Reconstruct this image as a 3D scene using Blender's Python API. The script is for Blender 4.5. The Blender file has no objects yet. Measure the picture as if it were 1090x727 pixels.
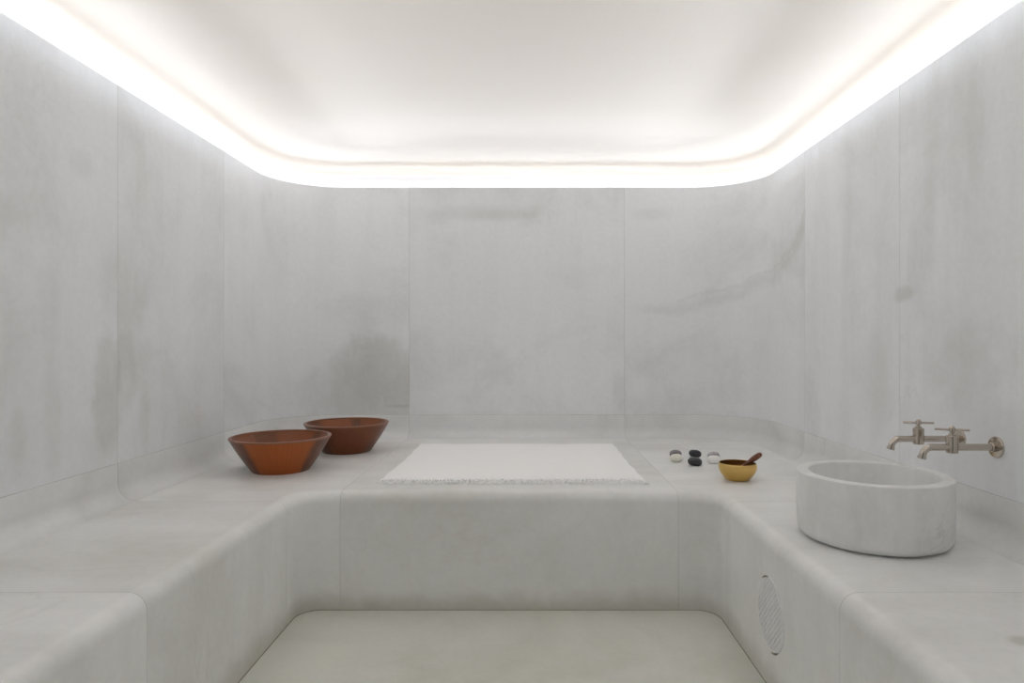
import bpy, bmesh, math, random
from mathutils import Vector, Matrix
random.seed(7)
SC = bpy.context.scene
COL = SC.collection
PI = math.pi

# ------------------------------------------------------------------ measures (metres)
CAM_Z = 1.05
XL, XR, YB, YF = -1.525, 1.365, 4.05, -1.30      # room walls
RC = 0.38                                         # radius of the rear corners
Z_BENCH, Z_SKIRT, Z_LIP, Z_CEIL = 0.462, 0.600, 2.002, 2.145
PL, PR, PB, RP = -0.900, 0.727, 2.575, 0.085      # pit in front of the bench
RO = 0.045                                        # round-over of the bench edge
SEAM_YN, SEAM_YM, SEAM_YW = 1.545, 2.43, 3.27     # joints between slabs
SEAM_XL, SEAM_XR = -0.745, 0.580

# ------------------------------------------------------------------ object helpers
def finish(bm, name, mats, parent=None, smooth=40, merge=0.0):
    if merge: bmesh.ops.remove_doubles(bm, verts=bm.verts, dist=merge)
    bmesh.ops.recalc_face_normals(bm, faces=bm.faces)
    me = bpy.data.meshes.new(name)
    bm.to_mesh(me); bm.free()
    if not isinstance(mats, (list, tuple)): mats = [mats]
    for m in mats: me.materials.append(m)
    if smooth:
        for p in me.polygons: p.use_smooth = True
        me.set_sharp_from_angle(angle=math.radians(smooth))
    o = bpy.data.objects.new(name, me)
    COL.objects.link(o)
    if parent: o.parent = parent
    return o

def tag(o, label=None, cat=None, group=None, kind=None):
    if label: o['label'] = label
    if cat: o['category'] = cat
    if group: o['group'] = group
    if kind: o['kind'] = kind
    return o

def empty(name, loc, rz=0, **kw):
    o = bpy.data.objects.new(name, None); COL.objects.link(o)
    o.location = loc; o.rotation_euler = (0, 0, rz); o.empty_display_size = .05
    return tag(o, **kw)

def lathe(bm, prof, seg=96, axis='z', origin=(0, 0, 0), close=False):
    """prof: list of (r, h). r == 0 makes a pole."""
    rings = []
    o = Vector(origin)
    def P(r, h, a):
        c, s = r*math.cos(a), r*math.sin(a)
        if axis == 'z': return o + Vector((c, s, h))
        if axis == 'x': return o + Vector((h, c, s))
        return o + Vector((c, h, s))
    for r, h in prof:
        if r < 1e-6: rings.append([bm.verts.new(P(0, h, 0))])
        else: rings.append([bm.verts.new(P(r, h, 2*PI*i/seg)) for i in range(seg)])
    pairs = list(zip(rings, rings[1:]))
    if close: pairs.append((rings[-1], rings[0]))
    for a, b in pairs:
        for i in range(seg):
            j = (i+1) % seg
            if len(a) == 1 and len(b) == 1: continue
            if len(a) == 1: bm.faces.new((a[0], b[i], b[j]))
            elif len(b) == 1: bm.faces.new((a[i], a[j], b[0]))
            else: bm.faces.new((a[i], a[j], b[j], b[i]))

def tube(bm, pts, radii, seg=20, caps=True):
    pts = [Vector(p) for p in pts]
    if not isinstance(radii, (list, tuple)): radii = [radii]*len(pts)
    prev = None; rings = []
    for i, p in enumerate(pts):
        t = (pts[min(i+1, len(pts)-1)] - pts[max(i-1, 0)]).normalized()
        if prev is None:
            up = Vector((0, 0, 1)) if abs(t.z) < .9 else Vector((0, 1, 0))
            n = t.cross(up).normalized()
        else:
            n = (prev - t*prev.dot(t)).normalized()
        prev = n; b = t.cross(n)
        rings.append([bm.verts.new(p + (n*math.cos(2*PI*k/seg) + b*math.sin(2*PI*k/seg))*radii[i]) for k in range(seg)])
    for a, b in zip(rings, rings[1:]):
        for k in range(seg):
            bm.faces.new((a[k], a[(k+1) % seg], b[(k+1) % seg], b[k]))
    if caps:
        bm.faces.new(rings[0]); bm.faces.new(rings[-1])

# ------------------------------------------------------------------ material helpers
class NT:
    def __init__(self, name):
        self.m = bpy.data.materials.new(name); self.m.use_nodes = True
        self.t = self.m.node_tree; self.n = self.t.nodes
        self.b = self.n['Principled BSDF']
        self.tc = self.n.new('ShaderNodeTexCoord').outputs['Object']
    def link(self, a, b): self.t.links.new(a, b)
    def _in(self, sock, v):
        if hasattr(v, 'node'): self.link(v, sock)
        else: sock.default_value = v
    def noise(self, vec, scale, detail=4, rough=.55, dist=0.0):
        k = self.n.new('ShaderNodeTexNoise')
        self._in(k.inputs['Vector'], vec)
        k.inputs['Scale'].default_value = scale; k.inputs['Detail'].default_value = detail
        k.inputs['Roughness'].default_value = rough; k.inputs['Distortion'].default_value = dist
        return k.outputs['Fac']
    def math(self, op, a, b=None, clamp=False):
        k = self.n.new('ShaderNodeMath'); k.operation = op; k.use_clamp = clamp
        self._in(k.inputs[0], a)
        if b is not None: self._in(k.inputs[1], b)
        return k.outputs[0]
    def vmath(self, op, a, b=None):
        k = self.n.new('ShaderNodeVectorMath'); k.operation = op
        self._in(k.inputs[0], a)
        if b is not None: self._in(k.inputs[1], b)
        return k.outputs['Value'] if op in ('LENGTH', 'DOT_PRODUCT', 'DISTANCE') else k.outputs['Vector']
    def rng(self, v, a, b, c=0.0, d=1.0, smooth=True):
        k = self.n.new('ShaderNodeMapRange'); k.clamp = True
        if smooth: k.interpolation_type = 'SMOOTHSTEP'
        self._in(k.inputs['Value'], v)
        for nm, x in zip(('From Min', 'From Max', 'To Min', 'To Max'), (a, b, c, d)): k.inputs[nm].default_value = x
        return k.outputs['Result']
    def mix(self, f, a, b, mode='MIX'):
        k = self.n.new('ShaderNodeMix'); k.data_type = 'RGBA'; k.blend_type = mode
        self._in(k.inputs[0], f)
        self._in(k.inputs[6], a if hasattr(a, 'node') else (*a, 1)[:4])
        self._in(k.inputs[7], b if hasattr(b, 'node') else (*b, 1)[:4])
        return k.outputs[2]
    def bump(self, h, strength, dist):
        k = self.n.new('ShaderNodeBump')
        k.inputs['Strength'].default_value = strength; k.inputs['Distance'].default_value = dist
        self.link(h, k.inputs['Height']); self.link(k.outputs[0], self.b.inputs['Normal'])
    def attr(self, name):
        k = self.n.new('ShaderNodeAttribute'); k.attribute_name = name
        return k.outputs['Fac']
    def sep(self, v):
        k = self.n.new('ShaderNodeSeparateXYZ'); self.link(v, k.inputs[0]); return k.outputs
    def comb(self, x, y, z):
        k = self.n.new('ShaderNodeCombineXYZ')
        for s, v in zip(k.inputs, (x, y, z)): self._in(s, v)
        return k.outputs[0]
    def out(self, col=None, rough=None, **kw):
        if col is not None: self._in(self.b.inputs['Base Color'], col if hasattr(col, 'node') else (*col, 1))
        if rough is not None: self._in(self.b.inputs['Roughness'], rough)
        for k, v in kw.items(): self._in(self.b.inputs[k.replace('_', ' ')], v)
        return self.m

def marble(name, base, streak=(7, 7, .7), streak_amt=.05, cloud_amt=.11, vein_amt=.07,
           stains=(), arcs=(), rough=.42, warm=(1.0, .985, .94), slab_amt=.05, scale=1.0, foot=None):
    t = NT(name)
    slab = t.attr('slab')
    off = t.vmath('SCALE', (7.3, 3.1, 5.7)); t.link(slab, off.node.inputs['Scale'])
    p = t.vmath('ADD', t.tc, off)
    cloud = t.noise(p, 1.7*scale, 7, .6, .6)
    sv = t.vmath('MULTIPLY', p, streak)
    st = t.noise(sv, 1.0*scale, 5, .55, .25)
    vn = t.noise(p, 1.5*scale, 5, .55, 1.3)
    vein = t.rng(t.math('ABSOLUTE', t.math('SUBTRACT', vn, .5)), 0.0, .016, 1, 0)
    vmask = t.rng(t.noise(p, .9*scale, 3), .52, .68)
    vein = t.math('MULTIPLY', vein, vmask)
    fine = t.noise(p, 42, 4, .7)
    d1 = t.rng(cloud, .42, .74, 0, cloud_amt)
    d2 = t.rng(st, .34, .72, 0, streak_amt)
    d3 = t.math('MULTIPLY', vein, vein_amt)
    d4 = t.rng(fine, .3, .7, -.015, .03, False)
    d5 = t.math('MULTIPLY', t.math('FRACT', t.math('MULTIPLY', slab, 3.737)), slab_amt)
    tot = t.math('ADD', t.math('ADD', d1, d2), t.math('ADD', d3, t.math('ADD', d4, d5)))
    wob = t.noise(t.tc, 5.0, 6, .65, .4)
    # stains: soft-edged water marks at their own place on the stone
    for (c, r, amt, soft, wv, *xm) in stains:
        q = t.vmath('MULTIPLY', t.vmath('SUBTRACT', t.tc, c), (1/r[0], 1/r[1], 1/r[2]))
        l = t.math('ADD', t.vmath('LENGTH', q), t.math('MULTIPLY', t.math('SUBTRACT', wob, .5), wv))
        sv_ = t.rng(l, 1-soft, 1+soft*.4, amt, 0)
        if xm: sv_ = t.math('MULTIPLY', sv_, t.rng(t.sep(t.tc)[0], xm[0]-.0006, xm[0]+.0006, 1, 0))
        tot = t.math('ADD', tot, sv_)
    # veins that follow a bow
    for (c, r, w, amt, zlim) in arcs:
        l = t.math('ADD', t.vmath('DISTANCE', t.tc, c), t.math('MULTIPLY', t.math('SUBTRACT', wob, .5), .14))
        band = t.rng(t.math('ABSOLUTE', t.math('SUBTRACT', l, r)), 0, w, amt, 0)
        sz = t.sep(t.tc)
        band = t.math('MULTIPLY', band, t.rng(sz[0], zlim[0], zlim[1]))
        tot = t.math('ADD', tot, band)
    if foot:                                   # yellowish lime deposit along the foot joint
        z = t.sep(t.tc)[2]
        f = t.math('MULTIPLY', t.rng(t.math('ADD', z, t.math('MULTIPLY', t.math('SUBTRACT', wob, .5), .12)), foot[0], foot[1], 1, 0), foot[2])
    keep = t.math('SUBTRACT', 1.0, tot, True)
    k = t.n.new('ShaderNodeCombineColor')
    for i in range(3): t.link(keep, k.inputs[i])
    col = t.mix(1.0, k.outputs[0], base, 'MULTIPLY')
    col = t.mix(t.rng(tot, .05, .3), col, t.mix(1.0, col, warm, 'MULTIPLY'))
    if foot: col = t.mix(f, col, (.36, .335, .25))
    t.bump(t.noise(p, 30, 5, .6), .05, .002)
    return t.out(col, t.rng(cloud, .3, .7, rough-.05, rough+.08), Specular_IOR_Level=.35)

WALLC = (.845, .862, .882)
# wall stains (centre, radii, depth, softness, wobble)
back_st = [
    ((-.96, 4.02, .72), (.34, .6, .40), .10, .35, 1.1, SEAM_XL),
    ((-.88, 4.03, .84), (.24, .5, .30), .06, .3, 1.2, SEAM_XL),
    ((-1.12, 3.97, .78), (.30, .5, .32), .06, .4, 1.1, SEAM_XL),
    ((-1.32, 3.85, .70), (.26, .5, .22), .05, .5, 1.0, SEAM_XL),
    ((-.80, 4.05, .655), (.11, .3, .012), .10, .9, .9, SEAM_XL),
    ((-.33, 4.05, 1.845), (.46, .3, .055), .07, .7, .7),
    ((-.20, 4.05, 1.83), (.20, .3, .035), .04, .7, .5),
    ((.75, 4.05, 1.84), (.13, .3, .045), .06, .7, .8),
    ((.55, 4.05, .70), (.05, .3, .16), .06, .8, .8),
    ((-.58, 4.05, 1.80), (.08, .3, .04), .04, .8, .8),
]
back_arc = [((.78, 3.78, 2.10), .90, .055, .075, (.55, .80)), ((.78, 3.78, 2.13), .885, .012, .06, (.75, .95))]
left_st = [
    ((-1.525, 2.37, .86), (.3, .085, .22), .11, .35, 1.1),
    ((-1.525, 2.48, .95), (.3, .07, .15), .07, .35, 1.1),
    ((-1.525, 2.24, 1.66), (.3, .07, .05), .06, .6, .8),
    ((-1.525, 2.10, .80), (.3, .05, .22), .05, .6, 1.0),
    ((-1.525, 2.60, .74), (.3, .04, .15), .05, .6, 1.0),
    ((-1.525, 2.08, 1.18), (.3, .06, .16), .045, .7, 1.0),
    ((-1.525, 1.96, .75), (.3, .04, .12), .06, .7, 1.0),
]
right_st = [
    ((1.365, 2.40, 1.225), (.3, .065, .035), .14, .6, 1.3),
    ((1.365, 2.62, .90), (.3, .16, .20), .06, .6, 1.0),
    ((1.365, 2.25, 1.50), (.3, .05, .22), .05, .7, 1.0),
    ((1.365, 2.33, 1.30), (.3, .06, .20), .045, .7, 1.0),
    ((1.365, 2.02, 1.72), (.3, .05, .20), .05, .7, 1.0),
]
M_LEFT = marble('marble_left', WALLC, stains=left_st, vein_amt=.025, streak_amt=.035)
M_RIGHT = marble('marble_right', WALLC, stains=right_st, streak_amt=.05, vein_amt=.05)
M_BACK = marble('marble_back', WALLC, stains=back_st, arcs=back_arc, vein_amt=.04, streak_amt=.03)
M_FRONT = marble('marble_front', WALLC)
M_SKIRT = marble('marble_skirting', (.81, .818, .822), streak=(1.5, 1.5, 5), vein_amt=.06)
chips = [((.97, 1.29, .462), (.035, .03, .03), .22, .5, .8), ((-1.065, 1.232, .462), (.011, .011, .02), -.25, .4, .2)]
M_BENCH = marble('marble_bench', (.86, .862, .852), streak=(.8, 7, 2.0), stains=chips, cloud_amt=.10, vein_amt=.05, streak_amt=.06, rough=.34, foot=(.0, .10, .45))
M_BASIN = marble('marble_basin', (.82, .825, .82), streak=(9, 9, 1.6), vein_amt=.10, scale=2.2, streak_amt=.06)
M_FLOOR = marble('marble_floor', (.75, .755, .695), streak=(2, 2, 2), cloud_amt=.12, vein_amt=.12, rough=.38)
M_GRILLE = marble('marble_grille', (.855, .862, .862), cloud_amt=.05, vein_amt=0)

t = NT('grout'); g = t.noise(t.tc, 6, 4)
M_GROUT = t.out(t.mix(t.rng(g, .35, .65), (.40, .40, .38), (.58, .58, .56)), .8)
t = NT('vent_hole_shade'); M_HOLE_SHADE = t.out((.26, .26, .245), .9)
t = NT('dark_joint'); M_JOINT = t.out((.27, .26, .21), .9)

M_TROUGH = NT('trough_glow_white').out((.88, .865, .845), .85)  # whiter copy of the ceiling plaster, paints the glow along the lit edge
t = NT('ceiling_plaster')
g = t.noise(t.tc, .9, 4); f = t.noise(t.tc, 95, 5, .6)
t.bump(f, .2, .003)
M_CEIL = t.out(t.mix(t.rng(g, .35, .65), (.87, .800, .705), (.88, .814, .73)), .85)

def wood(name, dark, mid, lit, centre, spread, seg=9, seed=0.0):
    """turned bowl of glued staves: tone changes from stave to stave, plus a highlight painted over one sector"""
    t = NT(name)
    x, y, z = t.sep(t.tc)
    ang = t.math('ADD', t.math('ARCTAN2', y, x), PI)
    idx = t.math('FLOOR', t.math('MULTIPLY', ang, seg/(2*PI)))
    w = t.n.new('ShaderNodeTexWhiteNoise'); w.noise_dimensions = '1D'
    t.link(t.math('ADD', idx, seed), w.inputs['W'])
    gr = t.noise(t.comb(t.math('MULTIPLY', ang, 22.0), t.math('MULTIPLY', z, 7.0), 0.0), 1.0, 3, .5, .1)
    gr2 = t.noise(t.vmath('MULTIPLY', t.tc, (40, 40, 8)), 1.0, 4, .6)
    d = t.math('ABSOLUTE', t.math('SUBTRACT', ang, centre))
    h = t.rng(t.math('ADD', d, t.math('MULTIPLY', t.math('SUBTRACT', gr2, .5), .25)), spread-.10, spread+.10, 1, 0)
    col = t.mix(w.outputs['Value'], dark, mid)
    col = t.mix(h, col, lit)  # highlight put into the colour over one sector
    col = t.mix(t.rng(gr, .35, .7, 0, .28), col, t.mix(1.0, col, (.55, .48, .42), 'MULTIPLY'))
    return t.out(col, t.rng(gr2, .3, .7, .30, .38), Specular_IOR_Level=.3, Coat_Weight=.15, Coat_Roughness=.06)
M_WOOD_A = wood('lit_front_bowl_wood', (.075, .030, .013), (.14, .044, .016), (.36, .088, .014), 1.90, .70, seed=3.3)  # near bowl: its lit front is painted orange on the camera side
M_WOOD_B = wood('brown_bowl_wood', (.115, .038, .015), (.185, .056, .020), (.18, .052, .018), 1.3, .6, seed=8.1)
M_WOOD_IN = wood('bowl_inside_wood', (.13, .046, .020), (.24, .075, .026), (.25, .074, .024), 4.7, .45, seg=11, seed=5.5)
M_RIM = NT('rim_wood').out((.23, .085, .038), .3)

def metal(name, col, rough, bumpy=0):
    t = NT(name)
    n = t.noise(t.tc, 60, 4)
    if bumpy: t.bump(n, bumpy, .001)
    return t.out(col, rough, Metallic=1.0)
M_NICKEL = metal('brushed_nickel', (.54, .485, .425), .16)
M_BRASS = metal('satin_brass', (.68, .47, .16), .36, .08)
t = NT('brown_brass'); M_BRASS_IN = t.out((.22, .105, .030), .42, Metallic=.8)  # darker, browner brass for the inside of the bowl
t = NT('spoon_wood'); g = t.noise(t.vmath('MULTIPLY', t.tc, (60, 60, 60)), 1, 4)
M_SPOON = t.out(t.mix(t.rng(g, .35, .65), (.12, .038, .018), (.23, .075, .035)), .4)
def stone(name, a, b, sc, rough):
    t = NT(name); g = t.noise(t.tc, sc, 5, .6)
    t.bump(t.noise(t.tc, 160, 3), .08, .001)
    return t.out(t.mix(t.rng(g, .4, .62), a, b), rough)
M_BLACK = stone('black_pebble', (.018, .019, .023), (.035, .036, .042), 40, .38)
M_CREAM = stone('cream_pebble', (.80, .78, .68), (.88, .86, .79), 30, .5)
M_WHITE = stone('white_pebble', (.84, .83, .81), (.91, .90, .88), 30, .5)
M_MAUVE = stone('mauve_pebble', (.17, .155, .17), (.34, .32, .335), 45, .5)
M_GREY = stone('grey_pebble', (.38, .36, .37), (.55, .53, .54), 45, .5)
t = NT('towel_cotton')
wv = t.noise(t.vmath('MULTIPLY', t.tc, (1.0, 3.2, 1.0)), 190, 2)
t.bump(wv, .35, .0012)
M_TOWEL = t.out(t.mix(t.rng(wv, .3, .7), (.94, .945, .95), (.97, .97, .97)), 1.0, Specular_IOR_Level=.2)

# ------------------------------------------------------------------ plan paths
NARC = 28
def wall_path(d):
    """U-shaped wall line, offset d into the room; left front -> rear -> right front"""
    r = RC - d
    cl, cr, cy = XL+RC, XR-RC, YB-RC
    pts = [(XL+d, YF), (XL+d, SEAM_YN), (XL+d, SEAM_YM), (XL+d, SEAM_YW)]
    pts += [(cl+r*math.cos(PI-PI/2*i/NARC), cy+r*math.sin(PI-PI/2*i/NARC)) for i in range(NARC+1)]
    pts += [(SEAM_XL, YB-d), (SEAM_XR, YB-d)]
    pts += [(cr+r*math.cos(PI/2-PI/2*i/NARC), cy+r*math.sin(PI/2-PI/2*i/NARC)) for i in range(NARC+1)]
    pts += [(XR-d, SEAM_YW), (XR-d, SEAM_YM), (XR-d, SEAM_YN), (XR-d, YF)]
    return pts
NW = len(wall_path(0))
I_L, I_R = 3, NW-4           # path indices of the joints where side walls meet the rear piece

def sweep(bm, prof, i0, i1, closed=True, path=wall_path):
    cols = [path(d) for d, z in prof]
    rows = [[bm.verts.new((cols[k][i][0], cols[k][i][1], prof[k][1])) for k in range(len(prof))] for i in range(i0, i1+1)]
    n = len(prof)
    for a, b in zip(rows, rows[1:]):
        for k in range(n if closed else n-1):
            bm.faces.new((a[k], a[(k+1) % n], b[(k+1) % n], b[k]))
    if closed:
        bm.faces.new(rows[0]); bm.faces.new(rows[-1])

def seams(bm, cuts, w=.0008):
    """cut narrow joint strips into the mesh and give them the grout material (slot 1)"""
    for axis, pos, test in cuts:
        no = Vector((1, 0, 0)) if axis == 'x' else (Vector((0, 1, 0)) if axis == 'y' else Vector((0, 0, 1)))
        for s in (-1, 1):
            fs = [f for f in bm.faces if test is None or test(f.calc_center_median())]
            es = {e for f in fs for e in f.edges}; vs = {v for f in fs for v in f.verts}
            bmesh.ops.bisect_plane(bm, geom=list(fs)+list(es)+list(vs), plane_co=no*(pos+s*w), plane_no=no, dist=1e-6)
        i = 'xyz'.index(axis)
        for f in bm.faces:
            c = f.calc_center_median()
            if abs(c[i]-pos) < w*.9 and (test is None or test(c)): f.material_index = 1

def slab_ids(bm, fn):
    lay = bm.faces.layers.float.new('slab')
    for f in bm.faces: f[lay] = fn(f.calc_center_median())

def sid(c):
    s = 0.0 if c.x < 0 else 5.0
    if c.y > SEAM_YM-.02:
        if SEAM_XL < c.x < SEAM_XR: return 11.13
        if c.y < SEAM_YW: return s+2.31
        return s+3.77
    return s+1.19 if c.y > SEAM_YN else s+.41

def bench_id(c):
    s = 20.0 if c.x < 0 else 25.0
    if c.y > SEAM_YM:
        if SEAM_XL < c.x < SEAM_XR: return 31.57
        return s+2.9
    return s+1.35 if c.y > SEAM_YN else s+.62

# ------------------------------------------------------------------ walls
wp = [(0, Z_SKIRT-.02), (0, Z_LIP-.004), (-.0012, Z_LIP-.0012), (-.004, Z_LIP), (-.030, Z_LIP), (-.030, Z_SKIRT-.02)]
for nm, a, b, m in (('wall_left', 0, I_L, M_LEFT), ('wall_back', I_L, I_R, M_BACK), ('wall_right', I_R, NW-1, M_RIGHT)):
    bm = bmesh.new(); sweep(bm, wp, a, b)
    if nm == 'wall_back': seams(bm, [('x', SEAM_XL, lambda c: c.y > 3.6), ('x', SEAM_XR, lambda c: c.y > 3.6),
                                     ('y', SEAM_YW+.0012, lambda c: c.y < 3.6), ('z', Z_SKIRT+.0012, None)])  # last strip: thin shadow line above the skirting, put in as colour
    else: seams(bm, [('y', SEAM_YM, None), ('y', SEAM_YN, None), ('z', Z_SKIRT+.0012, None)])  # the z strip paints the shadow line over the skirting
    slab_ids(bm, sid)
    tag(finish(bm, nm, [m, M_GROUT]), kind='structure')
bm = bmesh.new()
DX0, DX1, DZ = PL+.12, PR-.12, 2.02                # unseen doorway behind the camera, added for fill light
for x0, x1, z0, z1 in ((XL-.25, DX0, 0, Z_CEIL+.05), (DX1, XR+.25, 0, Z_CEIL+.05), (DX0, DX1, DZ, Z_CEIL+.05)):
    bmesh.ops.create_cube(bm, size=1, matrix=Matrix.Translation(((x0+x1)/2, YF-.05, (z0+z1)/2)) @ Matrix.Diagonal((x1-x0, .1, z1-z0, 1)))
slab_ids(bm, lambda c: 41.0)
tag(finish(bm, 'wall_front', M_FRONT), kind='structure')

# coved skirting: rises out of the bench in a quarter-round and ends in a ledge below the wall slabs
RCV = .066
def skirt_prof(proud):
    pr = [(-.03, Z_BENCH-.02), (RCV+proud+.0, Z_BENCH-.02), (RCV+proud, Z_BENCH+.0004)]
    for i in range(1, 13):
        a = PI/2*i/12
        pr.append((proud+RCV*(1-math.sin(a)), Z_BENCH+.0004+RCV*(1-math.cos(a))))
    pr += [(proud, Z_SKIRT-.003), (proud-.001, Z_SKIRT-.0008), (proud-.003, Z_SKIRT), (-.03, Z_SKIRT)]
    return pr
for nm, pieces in (('baseboard_left', ((0, 2, .0008), (2, I_L, .0025))), ('baseboard_back', ((I_L, I_R, .004),)),
                   ('baseboard_right', ((I_R, NW-3, .0025), (NW-3, NW-1, .0008)))):
    bm = bmesh.new()
    for a, b, pr in pieces: sweep(bm, skirt_prof(pr), a, b)
    if nm == 'baseboard_back': seams(bm, [('x', SEAM_XL, lambda c: c.y > 3.5), ('x', SEAM_XR, lambda c: c.y > 3.5)])
    else: seams(bm, [('y', SEAM_YN, None)])
    slab_ids(bm, lambda c: sid(c)+60)
    tag(finish(bm, nm, [M_SKIRT, M_GROUT]), kind='structure')

# ------------------------------------------------------------------ ceiling with its light trough
bm = bmesh.new()
TD = -.135
cp = [(-.004, Z_LIP-.085), (TD, Z_LIP-.085), (TD, Z_LIP-.01), (TD, Z_CEIL-.06)]
for i in range(1, 17):
    a = PI/2*i/16
    cp.append((TD+.06*(1-math.cos(a)), Z_CEIL-.06+.06*math.sin(a)))
cols = [wall_path(d) for d, z in cp]
rows = [[bm.verts.new((cols[k][i][0], cols[k][i][1], cp[k][1])) for k in range(len(cp))] for i in range(NW)]
for a, b in zip(rows, rows[1:]):
    for k in range(len(cp)-1): bm.faces.new((a[k], a[k+1], b[k+1], b[k]))
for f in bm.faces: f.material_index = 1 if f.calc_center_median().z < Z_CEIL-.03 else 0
bm.faces.new([r[-1] for r in rows])
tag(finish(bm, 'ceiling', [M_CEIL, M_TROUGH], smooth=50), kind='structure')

# ------------------------------------------------------------------ floor
bm = bmesh.new()
bmesh.ops.create_cube(bm, size=1, matrix=Matrix.Translation(((XL+XR)/2, (YF+YB)/2, -.05)) @ Matrix.Diagonal((XR-XL+.2, YB-YF+.2, .1, 1)))
slab_ids(bm, lambda c: 50.0)
tag(finish(bm, 'floor', M_FLOOR), kind='structure')

# ------------------------------------------------------------------ bench
def pit_path(d):
    """edge of the pit, offset d away from the pit into the bench"""
    r = RP + d
    cl, cr, cy = PL+RP, PR-RP, PB-RP
    pts = [(PL-d, YF), (PL-d, SEAM_YN), (PL-d, SEAM_YM)]
    n = 14
    pts += [(cl+r*math.cos(PI-PI/2*i/n), cy+r*math.sin(PI-PI/2*i/n)) for i in range(n+1)]
    pts += [(SEAM_XL, PB+d), (SEAM_XR, PB+d)]
    pts += [(cr+r*math.cos(PI/2-PI/2*i/n), cy+r*math.sin(PI/2-PI/2*i/n)) for i in range(n+1)]
    pts += [(PR+d, SEAM_YM), (PR+d, SEAM_YN), (PR+d, YF)]
    return pts
bm = bmesh.new()
prof = [(0, 0.0), (0, .06), (0, .2), (0, Z_BENCH-RO)]
for i in range(1, 13):
    a = PI/2*i/12
    prof.append((RO*(1-math.cos(a)), Z_BENCH-RO+RO*math.sin(a)))
n = len(pit_path(0))
cols = [pit_path(d) for d, z in prof]
rows = [[bm.verts.new((cols[k][i][0], cols[k][i][1], prof[k][1])) for k in range(len(prof))] for i in range(n)]
for a, b in zip(rows, rows[1:]):
    for k in range(len(prof)-1): bm.faces.new((a[k], a[k+1], b[k+1], b[k]))
inner = [r[-1] for r in rows]
# flat top: left arm, rear platform, right arm (rear outline follows the room's round corners)
op = wall_path(-.01)
ov = [bm.verts.new((x, y, Z_BENCH)) for x, y in op]
i_sl = 2; i_sr = n-3
top_l = [ov[0], ov[1], ov[2], inner[2], inner[1], inner[0]]
bm.faces.new(top_l)
bm.faces.new([ov[-1], ov[-2], ov[-3], inner[i_sr], inner[i_sr+1], inner[i_sr+2]])
iL = next(i for i, p in enumerate(op) if abs(p[0]-SEAM_XL) < 1e-6); iR = iL+1
jL = next(i for i, p in enumerate(pit_path(0)) if abs(p[0]-SEAM_XL) < 1e-6); jR = jL+1
bm.faces.new(ov[2:iL+1] + inner[jL:i_sl-1:-1])
bm.faces.new([ov[iL], ov[iR], inner[jR], inner[jL]])
bm.faces.new(ov[iR:NW-2] + inner[i_sr:jR-1:-1])
bmesh.ops.recalc_face_normals(bm, faces=bm.faces)
seams(bm, [('y', SEAM_YN, lambda c: c.y < 2.4), ('y', SEAM_YM, None),
           ('x', SEAM_XL, lambda c: c.y > 2.45), ('x', SEAM_XR, lambda c: c.y > 2.45)], .0007)
slab_ids(bm, bench_id)
bench = finish(bm, 'marble_bench', [M_BENCH, M_GROUT], smooth=45)
tag(bench, 'pale grey marble bench built round three sides of the sunken floor', 'bench')
# dark worn joint where the bench meets the floor
bm = bmesh.new()
jp = [(.002, 0), (-.0025, 0), (.002, .0025)]
sweep(bm, jp, 0, n-1, True, pit_path)
finish(bm, 'floor_joint', M_JOINT, bench)

# round perforated stone plate let into the right arm of the bench
def grille():
    gr, gz, gy, gx = .110, .226, 1.990, PR
    bm = bmesh.new()
    # local: u along y, v along z, w out of the face (towards -x)
    def V(u, v, w): return bm.verts.new((gx-w, gy+u, gz+v))
    seg = 72
    def ring(r, w): return [V(r*math.cos(2*PI*i/seg), r*math.sin(2*PI*i/seg), w) for i in range(seg)]
    rs = [ring(gr, -.002), ring(gr, .0006), ring(gr-.0022, .0030), ring(gr-.010, .0030)]
    for a, b in zip(rs, rs[1:]):
        for i in range(seg): bm.faces.new((a[i], a[(i+1) % seg], b[(i+1) % seg], b[i]))
    bm.faces.new([V(.1*math.cos(2*PI*i/seg), .1*math.sin(2*PI*i/seg), .0) for i in range(seg)]).material_index = 1  # dark backing disc: the shade inside the holes is put into its colour
    # lattice between the holes: two crossing sets of stone bars at 45 degrees
    pitch, half = .0135, .0033
    for s in (1, -1):
        dirv = (math.cos(s*PI/4), math.sin(s*PI/4)); nor = (-dirv[1], dirv[0])
        k = -8
        while k <= 8:
            o = k*pitch; k += 1
            if abs(o) > .1: continue
            L = math.sqrt(max(1e-6, (gr-.009)**2-o*o))
            hi = .0030 if s > 0 else .0025
            def P(a, b, w): return V(dirv[0]*a+nor[0]*b, dirv[1]*a+nor[1]*b, w)
            for e in ((-L, L),):
                q = [(P(x, o-half, -.001), P(x, o-half, hi-.0008), P(x, o-half+.0008, hi), P(x, o+half-.0008, hi), P(x, o+half, hi-.0008), P(x, o+half, -.001)) for x in e]
                for i in range(5): bm.faces.new((q[0][i], q[0][i+1], q[1][i+1], q[1][i]))
    slab_ids(bm, lambda c: 3.0)
    g = finish(bm, 'vent_grille', [M_GRILLE, M_HOLE_SHADE], bench, smooth=30)
    g['label'] = 'round perforated marble vent plate'
    # curved finger notches at top and bottom of the plate
    for s in (1, -1):
        bm = bmesh.new()
        pts = []
        for i in range(13):
            a = s*PI/2 - .38 + (-.26+.52*i/12)
            pts.append((gx-.0020, gy+(gr-.001)*math.cos(a), gz+(gr-.001)*math.sin(a)))
        tube(bm, pts, [.0012+.0022*math.sin(PI*i/12) for i in range(13)], 8)
        finish(bm, 'notch', M_JOINT, g)
grille()

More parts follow.
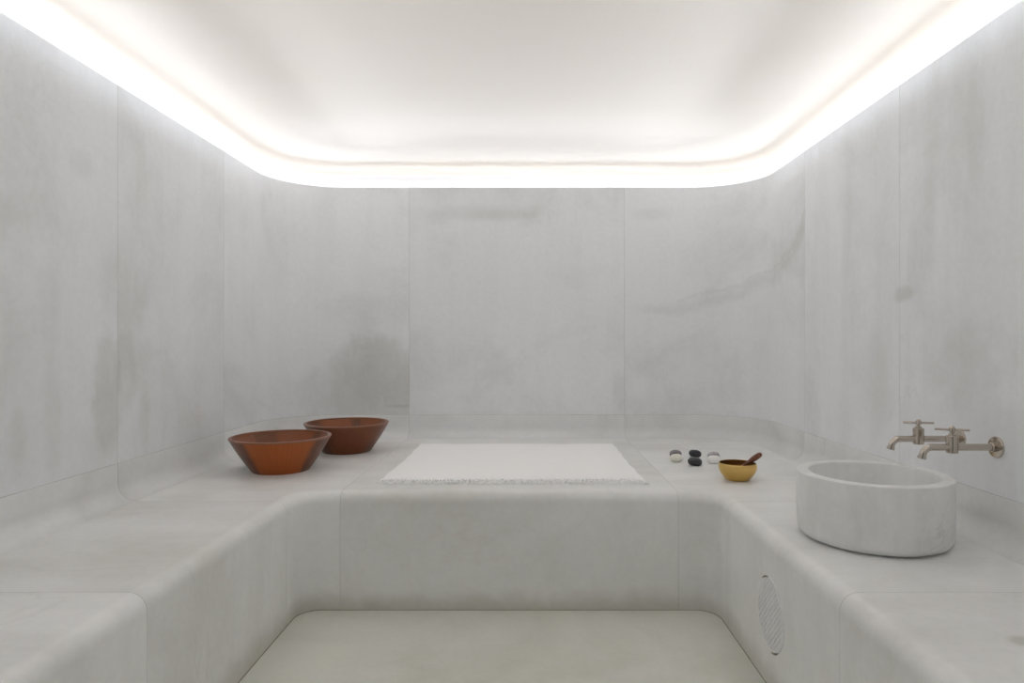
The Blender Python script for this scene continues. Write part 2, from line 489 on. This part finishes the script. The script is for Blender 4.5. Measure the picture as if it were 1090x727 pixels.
# ------------------------------------------------------------------ wash basin
bx, by = 1.027, 1.975
basin = empty('wash_basin', (bx, by, Z_BENCH), label='thick-walled round marble wash basin standing on the bench under the taps', cat='basin')
bm = bmesh.new()
h, r, ri = .196, .2125, .176
prof = [(0, .004), (.17, .004), (.180, .0005), (.188, .004)]
for i in range(0, 9):
    a = PI/2*i/8
    prof.append((.2095-.022+.022*math.sin(a), .005+.026*(1-math.cos(a))))
prof += [(r, .10), (r, h-.004), (r-.0012, h-.0012), (r-.004, h), (ri+.004, h), (ri+.0012, h-.0012), (ri, h-.005)]
for i in range(0, 9):
    a = PI/2*i/8
    prof.append((ri-.004-.05*(1-math.cos(a)), .085-.05*math.sin(a)))
prof += [(.06, .033), (.026, .031), (.024, .026), (0, .026)]
lathe(bm, prof, 128)
slab_ids(bm, lambda c: 0.0)
finish(bm, 'bowl', M_BASIN, basin, smooth=35)
bm = bmesh.new()
lathe(bm, [(0, .0262), (.018, .0262), (.0225, .0275), (.0245, .0315), (.020, .033), (0, .0335)], 40)
finish(bm, 'drain_cap', M_NICKEL, basin)

# ------------------------------------------------------------------ wooden bowls
def wood_bowl(loc, rz, mat, label):
    e = empty('wooden_bowl', loc, rz, label=label, cat='bowl', group='wooden bowls on the left of the bench')
    H, R, B, T = .157, .2205, .128, .0105
    bm = bmesh.new()
    prof = [(0, .006), (.09, .006), (.10, .0), (B-.004, .0), (B, .004)]
    N = 10
    for i in range(1, N+1):
        f = i/N
        prof.append((B+(R-B)*f+.0035*math.sin(PI*f), .004+(H-.012)*f))
    lathe(bm, prof, 128)
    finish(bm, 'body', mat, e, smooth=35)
    bm = bmesh.new()
    prof = []
    for i in range(0, N+1):
        f = 1-i/N
        prof.append((B-.016+(R-T-B+.016)*f+.002*math.sin(PI*f), .020+(H-.028)*f))
    prof += [(B-.035, .0125), (.05, .011), (0, .011)]
    lathe(bm, prof, 128)
    finish(bm, 'inner_bowl', M_WOOD_IN, e, smooth=35)
    bm = bmesh.new()
    lathe(bm, [(R, H-.008), (R+.0025, H-.005), (R+.0022, H-.0015), (R-.001, H), (R-T+.001, H), (R-T-.0012, H-.002), (R-T, H-.008)], 128)
    finish(bm, 'rim', M_RIM, e, smooth=60)
    return e
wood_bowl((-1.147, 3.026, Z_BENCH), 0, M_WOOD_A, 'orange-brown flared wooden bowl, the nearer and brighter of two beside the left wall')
wood_bowl((-.990, 3.548, Z_BENCH), .6, M_WOOD_B, 'dark brown flared wooden bowl standing behind the orange-brown bowl')

# ------------------------------------------------------------------ towel
def towel():
    x0, x1, y0, y1 = -.624, .474, 2.772, 3.765
    cx, cy = (x0+x1)/2, (y0+y1)/2
    e = empty('bath_towel', (cx, cy, Z_BENCH), label='white cotton towel with fringed front edge spread flat on the rear of the bench', cat='towel')
    NX, NY = 90, 80
    th = .0085
    def shape(u, v):
        x = (u-.5)*(x1-x0); y = (v-.5)*(y1-y0)
        w = (1-v)*.012*math.sin(v*7.0+1.0)
        x += (u-.5)*2*w*.6
        if u > .97 or u < .03: x += .002*math.sin(v*31)
        y += .004*math.sin(u*9.0)*(1-v)*.6 + .003*math.sin(u*5+2)*v
        z = .0009*math.sin(u*11+v*3)*math.sin(v*8) + .0006*math.sin(u*31+1)*math.sin(v*5+u*4)
        return x, y, z
    bm = bmesh.new()
    top = []; bot = []
    for j in range(NY+1):
        rt, rb = [], []
        for i in range(NX+1):
            u, v = i/NX, j/NY
            x, y, z = shape(u, v)
            ed = min(u*NX, (1-u)*NX, (v)*NY, (1-v)*NY)
            drop = .0035 if ed < .5 else (.0009 if ed < 1.5 else 0)
            rt.append(bm.verts.new((x, y, th+z-drop)))
            rb.append(bm.verts.new((x, y, .0008)))
        top.append(rt); bot.append(rb)
    for j in range(NY):
        for i in range(NX):
            bm.faces.new((top[j][i], top[j][i+1], top[j+1][i+1], top[j+1][i]))
            bm.faces.new((bot[j][i], bot[j+1][i], bot[j+1][i+1], bot[j][i+1]))
    for i in range(NX):
        bm.faces.new((top[0][i], bot[0][i], bot[0][i+1], top[0][i+1]))
        bm.faces.new((top[NY][i], top[NY][i+1], bot[NY][i+1], bot[NY][i]))
    for j in range(NY):
        bm.faces.new((top[j][0], top[j+1][0], bot[j+1][0], bot[j][0]))
        bm.faces.new((top[j][NX], bot[j][NX], bot[j+1][NX], top[j+1][NX]))
    finish(bm, 'cloth', M_TOWEL, e, smooth=60)
    # twisted and looped threads along the front edge
    rnd = random.Random(3)
    bm = bmesh.new()
    N = 84
    for k in range(N):
        u = (k+.5)/N
        x, y, z = shape(u, 0)
        L = rnd.uniform(.056, .080); a = rnd.uniform(-.35, .35); cv = rnd.uniform(-.014, .014)
        pts = []
        for i in range(6):
            f = i/5
            pts.append((x+math.sin(a)*L*f*.4+cv*math.sin(f*PI*1.6), y+.004-L*f*math.cos(a),   .006*(1-f)+.0032+.005*math.sin(f*PI)*rnd.uniform(.3, 1.0)))
        tube(bm, pts, [.0028, .0026, .0024, .0026, .0030, .0018], 6)
        if rnd.random() < .6:                     # cross-lying curl
            xx = x+rnd.uniform(-.004, .004); yy = y-L*rnd.uniform(.75, .98); w = rnd.uniform(.010, .020)
            tube(bm, [(xx-w+2*w*i/5, yy+.004*math.sin(i*1.3), .0062+.003*math.sin(i*.9)) for i in range(6)], .0021, 6)
    f = finish(bm, 'fringe', M_TOWEL, e, smooth=60)
    f['label'] = 'knotted thread fringe'; f['kind'] = 'stuff'
towel()

# ------------------------------------------------------------------ brass bowl and wooden spoon
cbx, cby = .886, 2.812
cb = empty('brass_bowl', (cbx, cby, Z_BENCH), label='small round brass bowl with a wooden spoon inside, left of the marble basin', cat='bowl')
bm = bmesh.new()
op_ = [(0, .003), (.040, .003), (.044, .0), (.048, .001), (.052, .006), (.0615, .017), (.071, .030), (.0775, .044), (.0795, .055), (.0785, .064), (.0765, .0715)]
lathe(bm, op_ + [(.0755, .0728), (.0742, .0718)], 96)
finish(bm, 'body', M_BRASS, cb, smooth=60)
bm = bmesh.new()
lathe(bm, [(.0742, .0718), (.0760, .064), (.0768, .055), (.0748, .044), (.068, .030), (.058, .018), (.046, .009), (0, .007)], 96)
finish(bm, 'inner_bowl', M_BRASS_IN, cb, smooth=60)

sp = empty('wooden_spoon', (cbx+.02, cby, Z_BENCH), label='small dark wooden spoon leaning on the rim of the brass bowl', cat='spoon')
a = Vector((-.030, .0, .036)); b = Vector((.085, .005, .110)); d = (b-a)
bm = bmesh.new()
fs = [0, .2, .4, .55, .62, .70, .80, .90, .97, 1.0]
rr = [.0050, .0056, .0064, .0082, .0105, .0118, .0122, .0115, .0088, .0030]
tube(bm, [a+d*f for f in fs], rr, 20)
finish(bm, 'handle', M_SPOON, sp, smooth=60)
bm = bmesh.new()
bmesh.ops.create_uvsphere(bm, u_segments=28, v_segments=16, radius=1)
for v in bm.verts:
    x, y, z = v.co
    z = z*.010 + (.006*(1-(x*x+y*y)) if False else 0)
    if v.co.z > .25: z = .004-.012*(1-(x*x+y*y))
    v.co = (x*.022, y*.017, z)
bmesh.ops.rotate(bm, verts=bm.verts, matrix=Matrix.Rotation(-.45, 3, 'Y'))
bmesh.ops.translate(bm, verts=bm.verts, vec=a+Vector((-.012, 0, -.002)))
finish(bm, 'ladle', M_SPOON, sp, smooth=60)

# ------------------------------------------------------------------ pebbles
def pebble(px, py_bottom, w, hgt, dep, mat, label, tilt=0, rz=0, seed=0, sq=.72):
    y = 700*(CAM_Z-Z_BENCH)/(py_bottom-364)
    x = (px-564.5)*y/700
    y += dep*.30
    rnd = random.Random(seed)
    ph = [rnd.uniform(0, 6) for _ in range(4)]
    bm = bmesh.new()
    bmesh.ops.create_icosphere(bm, subdivisions=4, radius=1)
    for v in bm.verts:
        n = v.co.normalized()
        k = 1+.05*math.sin(2*n.x+ph[0])+.04*math.sin(3*n.y+ph[1])+.03*math.sin(2.5*n.z+ph[2]+n.x)
        sx = math.copysign(abs(n.x)**sq, n.x); sz = math.copysign(abs(n.z)**.85, n.z)
        v.co = Vector((sx*k*w/2, n.y*k*dep/2, sz*k*hgt/2))
    bmesh.ops.rotate(bm, verts=bm.verts, matrix=Matrix.Rotation(tilt, 3, 'Y'))
    bmesh.ops.rotate(bm, verts=bm.verts, matrix=Matrix.Rotation(rz, 3, 'Z'))
    mz = min(v.co.z for v in bm.verts)
    bmesh.ops.translate(bm, verts=bm.verts, vec=(0, 0, -mz))
    o = finish(bm, 'pebble', mat, smooth=0)
    for p in o.data.polygons: p.use_smooth = True
    o.location = (x, y, Z_BENCH)
    return tag(o, label, 'pebble', 'pebbles on the rear of the bench')
pebble(720.2, 492.3, .064, .038, .046, M_CREAM, 'cream pebble lying nearest the towel, in front of the mauve pebble', 0, .2, 1)
pebble(719.4, 488.8, .060, .047, .040, M_MAUVE, 'mottled mauve pebble peeping out behind the cream pebble', 0, -.1, 2, 1.0)
pebble(740.4, 487.2, .064, .036, .046, M_BLACK, 'black oval pebble, the farther of the two black ones', .12, .1, 3)
pebble(740.6, 496.4, .066, .036, .046, M_BLACK, 'black oval pebble, the nearer of the two black ones', .06, -.1, 4)
pebble(760.8, 493.8, .066, .040, .046, M_WHITE, 'white pebble lying just left of the brass bowl', 0, .3, 5)
pebble(760.4, 490.0, .060, .046, .040, M_GREY, 'light grey pebble peeping out behind the white pebble', 0, 0, 6, 1.0)

# ------------------------------------------------------------------ taps
def tap(y, turn, label):
    zt = CAM_Z-.308
    e = empty('wall_tap', (XR, y, zt), label=label, cat='tap', group='nickel taps on the right wall')
    L = -.219                                     # from the wall to the start of the bend (local x)
    bm = bmesh.new()
    lathe(bm, [(0, .0), (.0315, .0), (.0315, -.004), (.0300, -.0062), (.0135, -.0075), (.0135, -.016), (.0115, -.018), (0, -.018)], 48, 'x')
    finish(bm, 'flange', M_NICKEL, e, smooth=35)
    bm = bmesh.new()
    pts = [(-.010, 0, 0), (-.06, 0, 0), (-.12, 0, 0), (-.19, 0, 0)]
    R = .028
    for i in range(1, 11):
        a = math.radians(76)*i/10
        pts.append((-.19-R*math.sin(a), 0, -R*(1-math.cos(a))))
    a = math.radians(76); px, pz = pts[-1][0], pts[-1][2]
    pts.append((px-.008*math.cos(a), 0, pz-.008*math.sin(a)))
    rad = [.0101]*4+[.0100]*10+[.0100]
    tube(bm, pts, rad, 28)
    finish(bm, 'spout', M_NICKEL, e, smooth=50)
    bm = bmesh.new()
    nx, nz = pts[-1][0], pts[-1][2]
    dx, dz = -math.cos(a), -math.sin(a)
    tube(bm, [(nx-dx*.004, 0, nz-dz*.004), (nx+dx*.005, 0, nz+dz*.005)], .0118, 28)
    finish(bm, 'nozzle', M_NICKEL, e, smooth=40)
    vx = -.131
    bm = bmesh.new()
    lathe(bm, [(0, -.0165), (.0148, -.0165), (.0160, -.0150), (.0160, .0335), (.0145, .0350), (.0095, .0358), (.0095, .0400), (0, .0400)], 40, 'z', (vx, 0, 0))
    finish(bm, 'valve_body', M_NICKEL, e, smooth=35)
    bm = bmesh.new()
    lathe(bm, [(0, .038), (.0052, .038), (.0052, .044), (.0080, .0455), (.0080, .0570), (.0064, .059), (.0040, .062), (0, .0625)], 32, 'z', (vx, 0, 0))
    hd = finish(bm, 'handle', M_NICKEL, e, smooth=35)
    bm = bmesh.new()
    c, s = math.cos(turn), math.sin(turn)
    k = [-.044, -.0435, -.041, 0, .041, .0435, .044]
    tube(bm, [(vx+c*q, s*q, .0515) for q in k], [.0026, .0036, .0036, .0034, .0036, .0036, .0026], 16)
    finish(bm, 'crossbar', M_NICKEL, hd, smooth=40)
    return e
tap(1.924, math.radians(158), 'wall-mounted nickel tap with crossbar handle, the nearer of the pair over the basin')
tap(2.091, math.radians(165), 'wall-mounted nickel tap with crossbar handle, the farther of the pair over the basin')

# ------------------------------------------------------------------ light strips in the ceiling trough
DOOR_FILL = 0.07    # world fill light through the added doorway behind the camera
def strip(a, b, power, tilt, spread):
    a, b = Vector(a), Vector(b)
    L = (b-a).length
    la = bpy.data.lights.new('light_strip', 'AREA'); la.shape = 'RECTANGLE'
    la.size = L; la.size_y = .02; la.energy = power*L; la.spread = math.radians(spread); la.color = (.92, .99, 1.125)
    o = bpy.data.objects.new('light_strip', la); COL.objects.link(o)
    o.location = (a+b)/2
    x = (b-a).normalized(); inw = Vector((x.y, -x.x, 0)); z = -(inw*math.sin(tilt)+Vector((0, 0, 1))*math.cos(tilt)); y = z.cross(x)
    o.matrix_world = Matrix.Translation((a+b)/2) @ Matrix((x, y, z)).transposed().to_4x4()
P_FAR, P_MID, P_WASH = 2.1, 1.4, .26
ZS = Z_LIP-.005
pp = wall_path(-.112)
pp2 = [pp[0], pp[4]] + [pp[4+4*i] for i in range(1, 8)] + [pp[4+NARC+3]] + [pp[4+NARC+3+4*i] for i in range(1, 8)] + [pp[-1]]
for p, q in zip(pp2, pp2[1:]):
    side, rear = abs(p[0]-q[0]) < .01, abs(p[1]-q[1]) < .01
    kf, km = (1.0, 1.0) if side else ((.42, .85) if rear else (.12, .45))
    strip((*p, ZS), (*q, ZS), P_FAR*kf, math.radians(88), 24)         # lensed rows, thrown across the ceiling
    strip((*p, ZS-.002), (*q, ZS-.002), P_MID*km, math.radians(82), 84)
    strip((*p, ZS-.03), (*q, ZS-.03), P_WASH, math.radians(-36), 180)   # bare row, washes the cove

# ------------------------------------------------------------------ world, camera, view
w = bpy.data.worlds.new('world'); SC.world = w; w.use_nodes = True
w.node_tree.nodes['Background'].inputs[0].default_value = (.95, 1.0, 1.05, 1)
w.node_tree.nodes['Background'].inputs[1].default_value = DOOR_FILL
pl = bpy.data.lights.new('door_fill_portal', 'AREA'); pl.shape = 'RECTANGLE'; pl.size = DX1-DX0; pl.size_y = DZ; pl.cycles.is_portal = True  # sampling portal for the fill through the added doorway
po = bpy.data.objects.new('door_fill_portal', pl); COL.objects.link(po)
po.location = ((DX0+DX1)/2, YF-.1, DZ/2); po.rotation_euler = (PI/2, 0, 0)
cd = bpy.data.cameras.new('camera'); cam = bpy.data.objects.new('camera', cd); COL.objects.link(cam)
cam.location = (0, 0, CAM_Z); cam.rotation_euler = (PI/2, 0, 0)
cd.sensor_width = 36; cd.lens = 36*700/1090; cd.shift_x = -19.5/1090; cd.shift_y = .5/1090
cd.clip_start = .02
SC.camera = cam
vs = SC.view_settings
vs.view_transform = 'Standard'; vs.look = 'None'; vs.gamma = 1; vs.use_curve_mapping = False
vs.exposure = 0.22
SC.cycles.use_denoising = True
SC.cycles.max_bounces = 16; SC.cycles.diffuse_bounces = 12; SC.cycles.glossy_bounces = 6
SC.cycles.sample_clamp_indirect = 6
